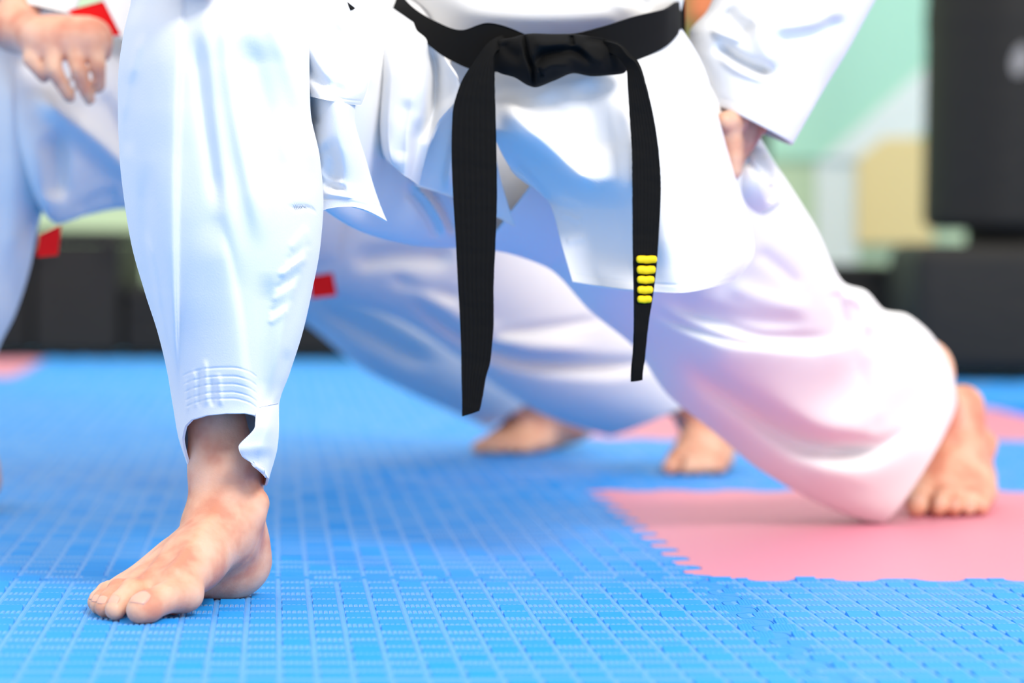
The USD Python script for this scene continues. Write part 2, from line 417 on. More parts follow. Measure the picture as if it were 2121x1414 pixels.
# ---------------------------------------------------------------- things along the back wall
def wall_panel(parent, name, m, pts, y, t=0.02, **kw):
    q = np.array([P(a, b, y)[[0, 2]] for a, b in pts])
    e = trimesh.creation.extrude_polygon(Polygon(q).buffer(0), t, engine='earcut')
    v = e.vertices.copy(); v = np.c_[v[:, 0], y - v[:, 2], v[:, 1]]
    return obj(name, (v, e.faces[:, ::-1]), m, parent, smooth=False, **kw)
WF = WY - 0.001
banner = thing('wall_banner', 'mint green wall banner with a white slanted band and yellow block', 'banner')
wall_panel(banner, 'cloth_panel', mint_m, [(1560, -260), (2300, -260), (2300, 330), (1560, 330)], WF, 0.012, label='mint green upper field')
wall_panel(banner, 'white_band', white_m, [(1700, 330), (1925, 130), (2030, 60), (2030, 190), (1830, 330)], WF - 0.013, 0.004, label='white slanted band')
wall_panel(banner, 'yellow_block', yell_m, [(1775, 505), (1775, 330), (1830, 285), (1932, 285), (1932, 505)], WF - 0.013, 0.006, label='straw yellow block')
wall_panel(banner, 'pale_panel', white_m, [(1690, 330), (1775, 330), (1775, 560), (1690, 560)], WF - 0.001, 0.004, label='pale cream green lower strip')
dark = obj('wall_post', box(P(1552, 620, 8.7) * [1, 1, 0] + [0, -0.03, -THK], P(1588, 620, 8.7) * [1, 1, 0] + [0, 0.06, 2.6], 0.008), black_m, smooth=30,
           label='thin dark post on the back wall, seen below the white sleeve', category='post')
pad = thing('focus_pad', 'orange pad hanging on the back wall, glimpsed between the belt and the sleeve', 'training pad')
c = P(1475, -20, 8.75)
obj('pad_face', box(c + [-0.07, -0.05, -0.10], c + [0.06, 0.04, 0.16], 0.02), orange_m, pad, smooth=30)
obj('hanging_strap', box(c + [-0.015, 0.03, 0.15], c + [0.015, 0.045, 0.40]), black_m, pad, smooth=False)
wall_panel('/World', 'wall_panel', olive_m, [(1380, -120), (1462, -120), (1462, 180), (1380, 180)], WF, 0.015, label='olive painted panel on the back wall right of the belt', category='wall panel')

# row of black padded boxes on the floor along the wall
BY = 8.05
def padded_box(x0, x1, ytop, label, m, y=BY, dep=0.55, ybot=745):
    a, b = P(x0, ytop, y), P(x1, ytop, y)
    t = thing('padded_box', label, 'box', group='black padded boxes along the wall')
    zt = a[2]
    obj('box_body', box((a[0], y, 0), (b[0], y + dep, zt - 0.035), 0.015), m, t, smooth=30)
    obj('lid', box((a[0] - 0.004, y - 0.006, zt - 0.033), (b[0] + 0.004, y + dep, zt), 0.012), m, t, smooth=30)
    for fx in (0.12, 0.88):
        xx = a[0] + (b[0] - a[0]) * fx
        obj('latch', box((xx - 0.02, y - 0.012, zt - 0.075), (xx + 0.02, y, zt - 0.02), 0.003), black2_m, t, smooth=30)
    return t
padded_box(-170, 62, 500, 'black box at the far left of the row, behind the bent white trouser leg', black_m)
padded_box(66, 250, 474, 'tall dark box seen inside the bend of the left background leg', black2_m)
padded_box(256, 560, 590, 'low black box right behind the front trouser leg', black_m)
padded_box(566, 1180, 560, 'black box behind the middle legs, seen between front leg and background leg', black_m)
padded_box(1186, 1690, 590, 'black box hidden mostly by the back leg of the person in front', black_m)
padded_box(1694, 1872, 548, 'black box directly right of the back thigh, below the yellow block', black_m)
# the free-standing bag
bag = thing('punching_bag', 'tall black standing punching bag at the right edge', 'punching bag')
BX = P(2080, 500, 7.6); rb = 168 * 7.6 / F
def lathe(prof, n=48):
    a = np.linspace(0, 2 * np.pi, n, endpoint=False)
    prof = np.array(prof); v = np.stack([prof[:, None, 0] * np.cos(a), prof[:, None, 0] * np.sin(a), np.repeat(prof[:, 1:], n, 1)], -1).reshape(-1, 3)
    f = grid_faces(len(prof), n, True)
    return v, f
zb = P(2080, 478, 7.6)[2]
pr = [(0.001, zb), (rb * 0.86, zb), (rb * 0.97, zb + 0.012), (rb, zb + 0.03), (rb, zb + 0.50), (rb * 1.01, zb + 0.51), (rb * 1.01, zb + 0.56), (rb, zb + 0.57), (rb, 1.78), (rb * 0.95, 1.83), (0.001, 1.85)]
v, f = lathe(pr); obj('bag_body', (v + [BX[0], 7.6, 0], f), black_m, bag, smooth=35)
v, f = lathe([(0.001, 0.0), (0.10, 0.0), (0.10, zb + 0.01), (0.001, zb + 0.01)]); obj('neck', (v + [BX[0], 7.6, 0], f), black_m, bag, smooth=35)
zt = P(2000, 505, 7.55)[2]
obj('base', box((P(1878, 600, 7.5)[0], 7.32, 0), (P(2290, 600, 7.5)[0], 7.9, zt), 0.04), black2_m, bag, smooth=35)
q = []
for k in range(24):
    a = 2 * np.pi * k / 24; q.append((2085 + 17 * math.cos(a) - 6 * math.sin(a), 135 + 31 * math.sin(a)))
vv = np.array([P(a, b, 7.6) for a, b in q]); d = vv[:, :2] - [BX[0], 7.6]
vv[:, 1] = 7.6 - np.sqrt(np.maximum((rb + 0.001) ** 2 - d[:, 0] ** 2, 0))
vo = vv + [0, -0.002, 0]; c0 = vo.mean(0) + [0, -0.0005, 0]
ff = [[24 + k, (24 + k + 1) % 24 + 24 if k < 23 else 24, 48] for k in range(24)] + [[k, (k + 1) % 24, 24 + k] for k in range(24)] + [[(k + 1) % 24, 24 + (k + 1) % 24, 24 + k] for k in range(24)]
obj('logo', (np.vstack([vv, vo, c0]), np.array(ff)), grey_m, bag, smooth=False, label='pale grey oval mark')

# ---------------------------------------------------------------- feet
def foot(heel, f, right, L=0.24, knee=None, detail=True, wid=1.0, shin=True):
    """A bare foot standing on the mats. heel: the floor point under its back; f: direction of the toes. Returns blend prims, toenails (centre, frame, sizes) and the map local -> world."""
    f = np.array([f[0], f[1], 0.0]); f /= np.linalg.norm(f)
    lat = np.array([f[1], -f[0], 0.0]) * (1 if right else -1)
    s = L / 0.24
    h = np.array([heel[0], heel[1], 0.0])
    T = lambda p: h + (f * p[0] + lat * (p[1] * wid) + np.array([0, 0, 1.0]) * p[2]) * s
    pr = []
    def add(a, b, ra, rb, k): pr.append((T(a), T(b), ra * s, rb * s, k * s))
    add((.031, .002, .031), (.036, .000, .045), .0300, .0280, .004)       # heel pad
    add((.036, .000, .040), (.030, .000, .105), .0280, .0195, .014)       # heel bone to tendon
    if shin: add((.030, .000, .105), (.058, .008, .200), .0150, .0150, .014)       # Achilles tendon up
    add((.066, -.003, .072), (.060, -.001, .120), .0310, .0265, .022)     # ankle
    if shin: add((.062, .000, .120), (.074, .010, .210), .0255, .0220, .022)     # shin
    add((.056, -.029, .089), (.060, -.029, .082), .0125, .0115, .014)     # inner ankle bone
    add((.046, .029, .076), (.050, .029, .070), .0115, .0105, .014)       # outer ankle bone
    add((.078, -.006, .060), (.125, -.012, .043), .0310, .0235, .024)     # instep
    add((.125, -.012, .043), (.172, -.024, .025), .0230, .0190, .020)     # inner metatarsal
    add((.050, .010, .028), (.110, .026, .023), .0270, .0200, .020)       # outer edge
    add((.110, .026, .023), (.158, .034, .016), .0200, .0145, .016)
    add((.110, .006, .040), (.176, -.003, .021), .0205, .0155, .016)
    add((.110, .012, .036), (.172, .012, .019), .0200, .0145, .014)
    add((.110, .020, .030), (.166, .024, .017), .0185, .0140, .014)
    add((.172, -.025, .020), (.172, -.033, .018), .0180, .0120, .012)     # ball of the big toe
    if detail:
        for (a, b) in (((.080, -.012, .088), (.182, -.026, .041)), ((.100, .003, .072), (.178, -.003, .036)), ((.100, .010, .066), (.172, .012, .033)), ((.100, .017, .058), (.164, .024, .031))):
            add(a, b, 0.0028, .0028, .009)                                 # tendons over the instep
        add((.074, -.016, .100), (.064, -.012, .160), .0060, .0060, .016)
    toes = [  # root, knuckle, pad, tip: big toe, then towards the small one
        [(.180, -.0285, .020, .0160), (.204, -.0290, .0185, .0128), (.225, -.0275, .0142, .0136), (.2345, -.0265, .0125, .0120)],
        [(.180, -.0010, .021, .0115), (.205, -.0008, .0245, .0096), (.222, -.0010, .0160, .0090), (.230, -.0012, .0102, .0090)],
        [(.174, .0145, .020, .0108), (.198, .0155, .0230, .0090), (.213, .0155, .0150, .0084), (.219, .0155, .0095, .0084)],
        [(.167, .0275, .018, .0102), (.187, .0300, .0200, .0084), (.199, .0300, .0135, .0079), (.204, .0300, .0090, .0079)],
        [(.158, .0380, .016, .0105), (.173, .0425, .0165, .0082), (.183, .0430, .0115, .0077), (.187, .0430, .0086, .0077)]]
    nails = []
    for i, t in enumerate(toes):
        for q, (a, b) in enumerate(zip(t, t[1:])):
            pr.append((T(a[:3]), T(b[:3]), a[3] * s, b[3] * s, (.005 if q == 0 else .003) * s))
        d = np.array(t[3][:3]) - np.array(t[1][:3]); d /= np.linalg.norm(d)
        n = np.cross(d, [0, 1, 0]); n = n if n[2] > 0 else -n
        n = n + np.array([0.35, 0, 0]); n /= np.linalg.norm(n)
        r = t[3][3]
        c = np.array(t[3][:3]) * 0.62 + np.array(t[2][:3]) * 0.38 + n * r * 0.86
        nails.append((T(c), T(n) - T((0, 0, 0)), T(np.cross([0, 1, 0], n)) - T((0, 0, 0)), T((0, 1, 0)) - T((0, 0, 0)), r * s * (1 if i == 0 else .82)))
    if knee is not None:
        a = T((.074, .010, .210)); k = np.array(knee)
        m = a + (k - a) * 0.55
        pr.append((a, m, .022 * s, .034 * s, .02)); pr.append((m, k, .034 * s, .046 * s, .02))
    return pr, nails
def nail_mesh(n):
    c, up_, fw, lt, r = n
    up_, fw, lt = (x / np.linalg.norm(x) for x in (up_, fw, lt))
    a = np.linspace(-1, 1, 11); b = np.linspace(-1, 1, 11)
    A, B = np.meshgrid(a, b, indexing='ij')
    x = A * np.sqrt(1 - 0.36 * B ** 2) * 0.74 * r; y = B * np.sqrt(1 - 0.22 * A ** 2) * 0.72 * r
    z = 0.26 * r * (1 - 0.8 * B ** 2) * 1.0 - 0.10 * r * A ** 2
    v = c + x.ravel()[:, None] * fw + y.ravel()[:, None] * lt + z.ravel()[:, None] * up_
    w = v - up_ * r * 0.32
    f = grid_faces(11, 11); n_ = len(v)
    ij = np.arange(n_).reshape(11, 11)
    e = lambda i: np.stack([i[:-1], i[1:], n_ + i[1:], n_ + i[:-1]], 1)
    q = np.vstack([f, f[:, ::-1] + n_, e(ij[0])[:, ::-1], e(ij[-1]), e(ij[:, 0]), e(ij[:, -1])[:, ::-1]])
    m = trimesh.Trimesh(np.vstack([v, w]), np.vstack([q[:, [0, 1, 2]], q[:, [0, 2, 3]]]), process=False)
    if m.volume < 0: m.invert()
    return m.vertices.view(np.ndarray), m.faces.view(np.ndarray)

def trunk(hipR, hipL, chest, head, kneeR, kneeL, sh=0.17, mid=None):
    """thighs, pelvis, chest, neck and head of a body (world points)"""
    hipR, hipL, chest, head, kneeR, kneeL = map(np.array, (hipR, hipL, chest, head, kneeR, kneeL))
    pel = (hipR + hipL) / 2
    mid = (kneeR + hipR) / 2 if mid is None else mid
    ax = (hipR - hipL); ax /= np.linalg.norm(ax)
    shR, shL = chest + ax * sh + [0, 0, .06], chest - ax * sh + [0, 0, .06]
    return [(kneeR, mid, .042, .044, .02), (mid, hipR, .044, .055, .02), (kneeL, hipL, .046, .060, .02), (hipR, hipL, .064, .064, .03), (pel + [0, 0, .05], pel + [0, 0, .16], .072, .080, .03),
            (pel + [0, 0, .16], chest, .085, .110, .03), (shR, shL, .055, .055, .03), (chest + [0, 0, .08], head + [0, .01, -.06], .048, .048, .02),
            (head + [0, .015, .02], head + [0, -.01, -.035], .088, .070, .01), (head + [0, -.085, -.015], head + [0, -.075, .02], .011, .007, .01),
            (head + [.083, .01, .01], head + [.083, .015, -.02], .012, .009, .006), (head + [-.083, .01, .01], head + [-.083, .015, -.02], .012, .009, .006)], shR, shL

# ================================================================ A: the person in front, in a long stance
A = thing('person', 'person in sharp focus in white uniform and black belt, standing in a deep barefoot stance', 'person', group=None)
bent = lambda pts: [P(*p) for p in pts]
kneeR = P(440, -20, 2.50); ankR = P(480, 1000, 2.60)
heelA = np.array([-.228, 2.646])
prA, nailsA = foot(heelA, (-0.45, -0.893), True, L=0.236, wid=1.12, knee=kneeR)
heelB = np.array([0.575, 3.675]); fB = np.array([-0.075, -0.24])
kneeL = P(1590, 640, 3.26)
prB, nailsB = foot(heelB, fB, False, L=0.245, knee=None, detail=False, shin=False)
anB = P(1975, 850, 3.625)
prB = [p for p in prB]
hipR, hipL = P(1040, 250, 3.08), P(1290, 220, 3.08)
tr, shR, shL = trunk(hipR, hipL, (.05, 3.0, .86), (.03, 2.96, 1.16), kneeR, kneeL, mid=P(700, 180, 2.81))
elbL = P(1790, -160, 3.10)
armL = [(shL, elbL, .046, .038, .02), (elbL, P(1560, 215, 3.0), .038, .027, .02)]
armR = [(shR, P(560, -420, 2.78), .046, .038, .02), (P(560, -420, 2.78), P(440, -110, 2.50), .038, .027, .02), (P(440, -110, 2.50), P(400, -75, 2.43), .030, .026, .01)]
for k in range(4):
    a = P(345 + 32 * k, -70, 2.42); armR.append((P(375 + 20 * k, -95, 2.43), a, .0105, .0095, .006)); armR.append((a, P(345 + 32 * k, -35, 2.42), .0095, .008, .004))
armR.append((P(460, -95, 2.45), P(500, -60, 2.44), .011, .009, .006))
# left fist pressed against the hip under the sleeve
fist = [(P(1548, 225, 3.00), P(1520, 275, 2.985), .027, .026, .012), (P(1500, 250, 2.985), P(1492, 330, 2.985), .026, .024, .012)]
for k, (x, y) in enumerate([(1516, 262), (1519, 294), (1520, 324), (1517, 352)]):
    fist.append((P(x - 34, y + 2, 2.955), P(x - 4, y, 2.952), .0125 - .0006 * k, .0118 - .0006 * k, .004))
    fist.append((P(x - 4, y, 2.952), P(x + 2, y + 3, 2.972), .0118 - .0006 * k, .011 - .0006 * k, .004))
fist.append((P(1530, 246, 2.955), P(1500, 252, 2.940), .0115, .0105, .004))
anB = prB[3][0]
shinB = [(anB, P(1905, 770, 3.50), .033, .037, .02), (P(1905, 770, 3.50), P(1800, 760, 3.40), .037, .044, .02), (P(1800, 760, 3.40), kneeL, .044, .050, .02)]
footR_mesh = skin(prA, 0.0016, floor=0.0004)
rest = skin([p for p in prB] + shinB + tr + armL + armR + fist, 0.0042, floor=0.0004)
body = data(obj('body', join(footR_mesh, rest), skin_m, A))
for n in nailsA: obj('toenail', nail_mesh(n), nail_m, body)
for n in nailsB: obj('toenail', nail_mesh(n), nail_m, body)
hd = np.array((.03, 2.96, 1.16))
def hair(head):
    m = trimesh.creation.icosphere(4, 1.0); v = m.vertices * [.096, .104, .100] + head + [0, .022, .028]
    keep = (v[:, 1] > head[1] - .045) | (v[:, 2] > head[2] + .055)
    v[~keep] = (v[~keep] - head) * 0.8 + head
    return v + (meshkit.fbm(v * 60, 2)[:, None] - .5) * .004, m.faces.view(np.ndarray)
hair_m = plain('dark_hair', (0.03, 0.02, 0.015), 0.5, 0.4)
obj('hair', hair(hd), hair_m, A)

# ---- trousers, front leg (image left), thigh and back leg
shin_secs = [(330, -240, 610, -120, 2.62, 2.60, .10), (285, -110, 640, -40, 2.56, 2.58, .115), (272, 0, 640, 30, 2.545, 2.57, .118), (256, 70, 640, 110, 2.54, 2.565, .118), (245, 150, 640, 150, 2.54, 2.565, .116), (244, 230, 643, 230, 2.545, 2.565, .114),
             (248, 330, 663, 330, 2.55, 2.57, .112), (258, 420, 670, 420, 2.555, 2.575, .110), (272, 505, 664, 505, 2.56, 2.58, .105), (300, 605, 646, 605, 2.57, 2.585, .098), (327, 690, 626, 690, 2.575, 2.59, .090),
             (346, 770, 600, 770, 2.58, 2.595, .083), (358, 840, 577, 840, 2.585, 2.60, .078), (368, 900, 577, 900, 2.59, 2.60, .074), (385, 955, 566, 955, 2.595, 2.605, .071), (402, 1005, 552, 1005, 2.60, 2.61, .068)]
hx = np.array([-1.0, -.97, -.92, -.84, -.72, -.45, -.1, .25, .45, .58, .66, .74, .86, .95, 1.0])
hy = np.array([988., 950, 905, 877, 862, 851, 846, 846, 851, 862, 878, 915, 965, 985, 1005])
def hem_front(th):
    c, s = np.cos(th), np.sin(th)
    y = np.where(s > 0, np.interp(c, hx, hy), np.interp(c, [-1, -.6, .6, 1], [988, 975, 985, 1005]))
    t0, t1 = -180.0, 1005.0
    S = np.array(shin_secs); A_, B_ = PV(S[:, 0], S[:, 1], S[:, 4]), PV(S[:, 2], S[:, 3], S[:, 5]); c_ = (A_ + B_) / 2
    L = np.r_[0, np.cumsum(np.linalg.norm(np.diff(c_, axis=0), axis=1))]; L /= L[-1]
    return np.interp(y, (S[:, 1] + S[:, 3]) / 2, L)
F_SHIN = [
    ('s', [(385, -60), (378, 60), (371, 200), (366, 380), (365, 560), (366, 700), (370, 800), (374, 850)], 5, .013, 70),
    ('r', [(425, -60), (428, 60), (440, 200), (452, 330), (480, 470), (500, 600)], 22, .006),
    ('v', [(408, 60), (420, 200), (440, 340), (455, 450)], 16, -.008),
    ('r', [(465, -40), (468, 80), (478, 180), (500, 300), (525, 420), (540, 520)], 20, .008),
    ('v', [(505, 60), (535, 180), (560, 300), (585, 420)], 28, -.012),
    ('r', [(545, -20), (575, 70), (610, 170), (640, 280), (650, 380)], 22, .008),
    ('v', [(275, 140), (262, 250), (262, 330)], 14, -.006),
    ('r', [(300, 60), (268, 170), (256, 260)], 10, .005),
    ('v', [(300, 330), (302, 450), (322, 600), (345, 720)], 16, -.007),
    ('r', [(302, 470), (318, 560), (332, 650), (345, 730)], 7, .006),
    ('s', [(450, 450), (480, 560), (500, 660), (512, 760), (530, 850)], 8, .006, 55),
    ('v', [(560, 560), (548, 680), (540, 790), (545, 850)], 20, -.007),
    ('v', [(596, 432), (628, 428), (645, 432), (658, 445)], 3, -.003),
    ('r', [(645, 450), (620, 560), (590, 660), (572, 760), (562, 830)], 10, .004),
    ('r', [(640, 470), (600, 520)], 8, .002), ('v', [(648, 500), (590, 545)], 7, -.002), ('r', [(640, 530), (575, 575)], 7, .004), ('v', [(630, 560), (565, 602)], 6, -.002),
    ('r', [(620, 590), (560, 625)], 6, .0016), ('v', [(612, 615), (556, 650)], 6, -.0016), ('r', [(600, 640), (555, 672)], 6, .0016),
    ('v', [(600, 720), (575, 790), (560, 850)], 12, -.004), ('r', [(585, 800), (560, 850), (548, 930)], 9, .004),
    ('r', [(400, 760), (402, 800), (404, 850)], 4, .002), ('v', [(412, 760), (414, 850)], 4, -.002), ('r', [(424, 740), (427, 845)], 5, .0025), ('v', [(438, 780), (440, 845)], 4, -.002), ('r', [(385, 780), (388, 860)], 4, .002), ('r', [(452, 770), (458, 845)], 5, .002)]
for y0, x0 in ((779, 377), (797, 378), (813, 380), (830, 382), (843, 384)):
    F_SHIN.append(('L', [(x0, y0), (x0 + 20, y0 - 9), (440, y0 - 17), (480, y0 - 18), (515, y0 - 10), (532, y0 + 2)], 1.6, -.0009))
shin = tube(shin_secs, F_SHIN, n=430, m=260, noise=.0018, nsc=(18, 18, 7), seed=3, hem=hem_front, ease=lambda x: x * (1.25 - 0.25 * x))
cuff = sheet([[(530, 845, 2.53), (552, 840, 2.535), (576, 835, 2.57)], [(528, 882, 2.525), (553, 880, 2.53), (578, 880, 2.57)], [(494, 924, 2.525), (540, 920, 2.53), (575, 925, 2.575)],
              [(500, 943, 2.53), (535, 950, 2.54), (568, 955, 2.58)], [(546, 970, 2.545), (552, 985, 2.555), (556, 990, 2.585)]], n=60, m=50, noise=.0006, seed=8)
thigh_secs = [(330, 220, 420, -330, 2.60, 2.56, .11), (560, 300, 560, -230, 2.66, 2.62, .11), (680, 440, 690, -110, 2.76, 2.74, .105), (780, 490, 800, -30, 2.87, 2.85, .10), (900, 512, 930, 40, 2.95, 2.94, .10), (1020, 515, 1060, 80, 3.02, 3.02, .10), (1120, 520, 1160, 100, 3.06, 3.06, .10)]
F_TH = [('r', [(700, 20), (745, 110), (765, 190)], 14, .008), ('v', [(690, 60), (725, 150), (750, 200)], 16, -.007), ('s', [(620, 165), (640, 250), (660, 330)], 6, -.012, 40),
        ('v', [(830, 380), (890, 450), (910, 500)], 9, -.012), ('r', [(850, 380), (905, 440), (930, 500)], 8, .010), ('v', [(870, 370), (925, 440), (945, 490)], 9, -.012),
        ('v', [(640, 100), (700, 180), (740, 210)], 14, -.004), ('r', [(590, 60), (650, 120), (700, 200)], 18, .006)]
thigh = tube(thigh_secs, F_TH, n=150, m=150, noise=.002, nsc=(10, 16, 16), seed=5)
back_secs = [(1000, 516, 1330, 80, 2.96, 2.99, .125), (1130, 547, 1500, 200, 3.00, 3.05, .13), (1235, 640, 1590, 350, 3.06, 3.13, .13), (1330, 712, 1665, 480, 3.12, 3.20, .125), (1410, 815, 1722, 596, 3.19, 3.28, .12),
             (1480, 870, 1764, 612, 3.23, 3.33, .117), (1530, 910, 1805, 654, 3.26, 3.37, .112), (1590, 958, 1846, 662, 3.28, 3.41, .105), (1660, 1003, 1896, 697, 3.30, 3.44, .095), (1730, 1038, 1932, 745, 3.32, 3.48, .08), (1790, 1062, 1953, 797, 3.34, 3.50, .07), (1840, 1076, 1958, 842, 3.36, 3.52, .06)]
F_BK = [('s', [(1330, 640), (1440, 690), (1560, 720), (1680, 728), (1760, 705), (1800, 650)], 7, .022, 75),
        ('r', [(1350, 625), (1460, 680), (1580, 712), (1700, 718), (1770, 690)], 12, .012),
        ('v', [(1370, 600), (1480, 650), (1600, 668), (1700, 668)], 20, -.010),
        ('r', [(1500, 585), (1600, 625), (1690, 640)], 20, .006),
        ('v', [(1560, 515), (1620, 560), (1660, 600)], 16, -.005),
        ('v', [(1725, 600), (1745, 650), (1755, 690)], 12, -.012), ('r', [(1740, 605), (1790, 640), (1800, 700)], 12, .012),
        ('v', [(1400, 745), (1540, 845), (1680, 922), (1790, 932), (1860, 890)], 26, -.032),
        ('s', [(1870, 880), (1800, 915), (1740, 915), (1640, 872), (1520, 800), (1390, 712)], 14, .026, 100),
        ('s', [(1740, 690), (1600, 690), (1480, 655), (1370, 610)], 9, .012, 60),
        ('r', [(1810, 700), (1815, 800), (1815, 890)], 22, .010),
        ('r', [(1640, 1000), (1740, 985), (1850, 950), (1940, 880)], 44, .012),
        ('v', [(1700, 935), (1790, 930), (1890, 880)], 14, -.008)]
back_leg = tube(back_secs, F_BK, n=240, m=190, noise=.0022, nsc=(12, 12, 12), seed=6)
tv, tf = join(shin, cuff, thigh, back_leg); tv[:, 2] = np.maximum(tv[:, 2], 0.0012)     # the hem lies on the mat
trousers = obj('trousers', (tv, tf), cloth_m, A)

# ---- jacket: torso, panels of the skirt, sleeve
torso_secs = [(700, -1000, 1450, -1000, 3.0, 3.04, .13), (740, -700, 1470, -690, 2.97, 3.02, .13), (790, -400, 1450, -390, 2.95, 3.0, .128), (800, -200, 1430, -180, 2.94, 2.99, .125), (826, -60, 1420, -60, 2.93, 2.98, .125), (834, 0, 1412, 0, 2.93, 2.98, .122), (856, 45, 1400, 50, 2.93, 2.97, .112), (850, 85, 1390, 85, 2.93, 2.97, .098)]
F_TO = [('r', [(880, -40), (960, 25), (1100, 40), (1250, 30), (1340, -40)], 45, .020), ('v', [(960, 64), (1080, 72), (1200, 74), (1290, 56)], 14, -.015), ('r', [(1225, -60), (1270, 0), (1320, 20)], 14, .006), ('v', [(1265, -60), (1330, 5), (1350, 25)], 12, -.008)]
torso = tube(torso_secs, F_TO, n=150, m=170, noise=.003, nsc=(9, 9, 12), seed=11)
panelL = sheet([[(785, -10, 2.86), (812, 15, 2.81), (840, 35, 2.79), (868, 55, 2.78), (895, 78, 2.775)],
                [(768, 60, 2.845), (805, 85, 2.775), (845, 100, 2.755), (888, 112, 2.765), (925, 128, 2.755)],
                [(770, 150, 2.83), (812, 160, 2.745), (855, 170, 2.735), (900, 182, 2.765), (955, 187, 2.745)],
                [(769, 240, 2.82), (805, 255, 2.735), (840, 265, 2.73), (872, 268, 2.755), (905, 257, 2.748)],
                [(778, 300, 2.81), (808, 310, 2.735), (838, 318, 2.735), (862, 325, 2.755), (882, 325, 2.762)],
                [(792, 325, 2.80), (815, 345, 2.745), (836, 362, 2.745), (852, 372, 2.76), (868, 386, 2.775)]],
               [('r', [(860, 60), (880, 130), (880, 200), (858, 290)], 16, .012), ('v', [(878, 80), (902, 150), (900, 205), (872, 300)], 13, -.022), ('r', [(915, 110), (945, 180), (905, 250)], 10, .010), ('v', [(845, 200), (835, 280), (828, 340)], 16, -.005)],
               n=150, m=120, noise=.0012, seed=12)
under = sheet([[(935, 110, 2.775), (965, 120, 2.78), (1005, 130, 2.785)], [(935, 190, 2.775), (968, 200, 2.785), (1015, 250, 2.80)], [(890, 262, 2.785), (945, 290, 2.80), (1032, 350, 2.83)], [(860, 386, 2.82), (945, 412, 2.84), (1068, 470, 2.86)]],
              [('r', [(950, 240), (935, 330), (925, 400)], 8, .008), ('v', [(985, 260), (975, 340), (965, 410)], 10, -.010)], n=90, m=80, seed=20)
panelR = sheet([[(985, 110, 2.795), (1100, 145, 2.775), (1200, 140, 2.775), (1310, 112, 2.80), (1412, 60, 2.90)],
                [(1000, 180, 2.765), (1105, 200, 2.755), (1210, 205, 2.760), (1340, 190, 2.775), (1462, 150, 2.92)],
                [(1018, 265, 2.745), (1112, 275, 2.735), (1215, 285, 2.752), (1345, 280, 2.755), (1490, 250, 2.93)],
                [(1055, 345, 2.800), (1138, 350, 2.775), (1230, 362, 2.742), (1352, 360, 2.742), (1522, 365, 2.94)],
                [(1140, 425, 2.812), (1195, 432, 2.805), (1270, 436, 2.785), (1365, 440, 2.735), (1550, 450, 2.95)],
                [(1163, 505, 2.80), (1222, 512, 2.80), (1292, 520, 2.785), (1385, 530, 2.735), (1562, 515, 2.94)],
                [(1186, 583, 2.78), (1242, 592, 2.775), (1310, 600, 2.755), (1405, 606, 2.735), (1520, 580, 2.90)]],
               [('r', [(1030, 190), (1085, 255), (1160, 330), (1255, 408)], 26, .022), ('v', [(1120, 190), (1170, 270), (1220, 340)], 30, -.008), ('v', [(1215, 160), (1225, 240), (1240, 330)], 28, -.008), ('r', [(1290, 200), (1305, 300), (1305, 420)], 16, .008),
                ('v', [(1385, 110), (1440, 230), (1470, 330), (1500, 450)], 16, -.015), ('r', [(1420, 110), (1468, 200), (1500, 320)], 14, .006), ('r', [(1330, 250), (1370, 400), (1390, 560)], 40, .006),
                ('v', [(1520, 480), (1480, 560), (1440, 600)], 14, -.006), ('v', [(1050, 330), (1110, 390), (1150, 440)], 12, -.010),
                ('r', [(1150, 412), (1205, 425)], 7, .002), ('r', [(1158, 440), (1205, 460)], 7, .002), ('r', [(1170, 500), (1215, 490)], 8, .002),
                ('L', [(1186, 566), (1242, 576), (1310, 584), (1405, 590), (1515, 566)], 2, -.0010)], n=200, m=180, noise=.0016, seed=13)
flap = sheet([[(598, 110, 2.625), (670, 130, 2.578), (750, 180, 2.64)], [(622, 190, 2.607), (690, 205, 2.558), (735, 240, 2.615)], [(640, 280, 2.605), (700, 300, 2.57), (757, 325, 2.64)], [(655, 370, 2.61), (712, 378, 2.595), (782, 408, 2.66)], [(660, 440, 2.61), (725, 428, 2.60), (802, 458, 2.67)]],
             [('v', [(665, 290), (690, 340), (680, 400)], 18, -.010), ('r', [(655, 340), (680, 372), (720, 380)], 8, .004), ('v', [(668, 385), (720, 392)], 6, -.004), ('r', [(660, 400), (700, 405), (780, 425)], 5, .003), ('L', [(655, 412), (725, 412), (797, 432)], 1.8, -.001), ('v', [(640, 200), (655, 260)], 10, -.006), ('R', [(712, 208), (745, 216)], 3, -.003)], n=130, m=90, noise=.0012, seed=14)
flap_top = sheet([[(520, -120, 2.60), (600, -110, 2.555), (680, -70, 2.62), (712, -30, 2.74)], [(540, -20, 2.595), (620, -5, 2.555), (700, 10, 2.62), (742, 45, 2.735)], [(560, 90, 2.61), (640, 90, 2.56), (725, 105, 2.615), (771, 130, 2.71)], [(600, 160, 2.60), (665, 165, 2.552), (725, 178, 2.585), (763, 178, 2.66)], [(622, 195, 2.60), (670, 206, 2.550), (712, 214, 2.572), (748, 219, 2.63)]],
                 [('r', [(590, 40), (650, 110), (700, 190)], 18, .007), ('v', [(690, 40), (722, 120), (745, 195)], 12, -.013), ('v', [(600, 90), (640, 145), (690, 190)], 15, -.010), ('r', [(640, 60), (690, 130), (725, 195)], 13, .008), ('L', [(700, 203), (722, 207), (748, 209)], 2, -.0012)], n=110, m=110, seed=18)
piping = sheet([[(700, -4, 2.66), (706, -6, 2.665)], [(716, 8, 2.67), (722, 6, 2.675)], [(729, 19, 2.675), (736, 17, 2.68)]], n=12, m=6, thick=.003, noise=.0008)
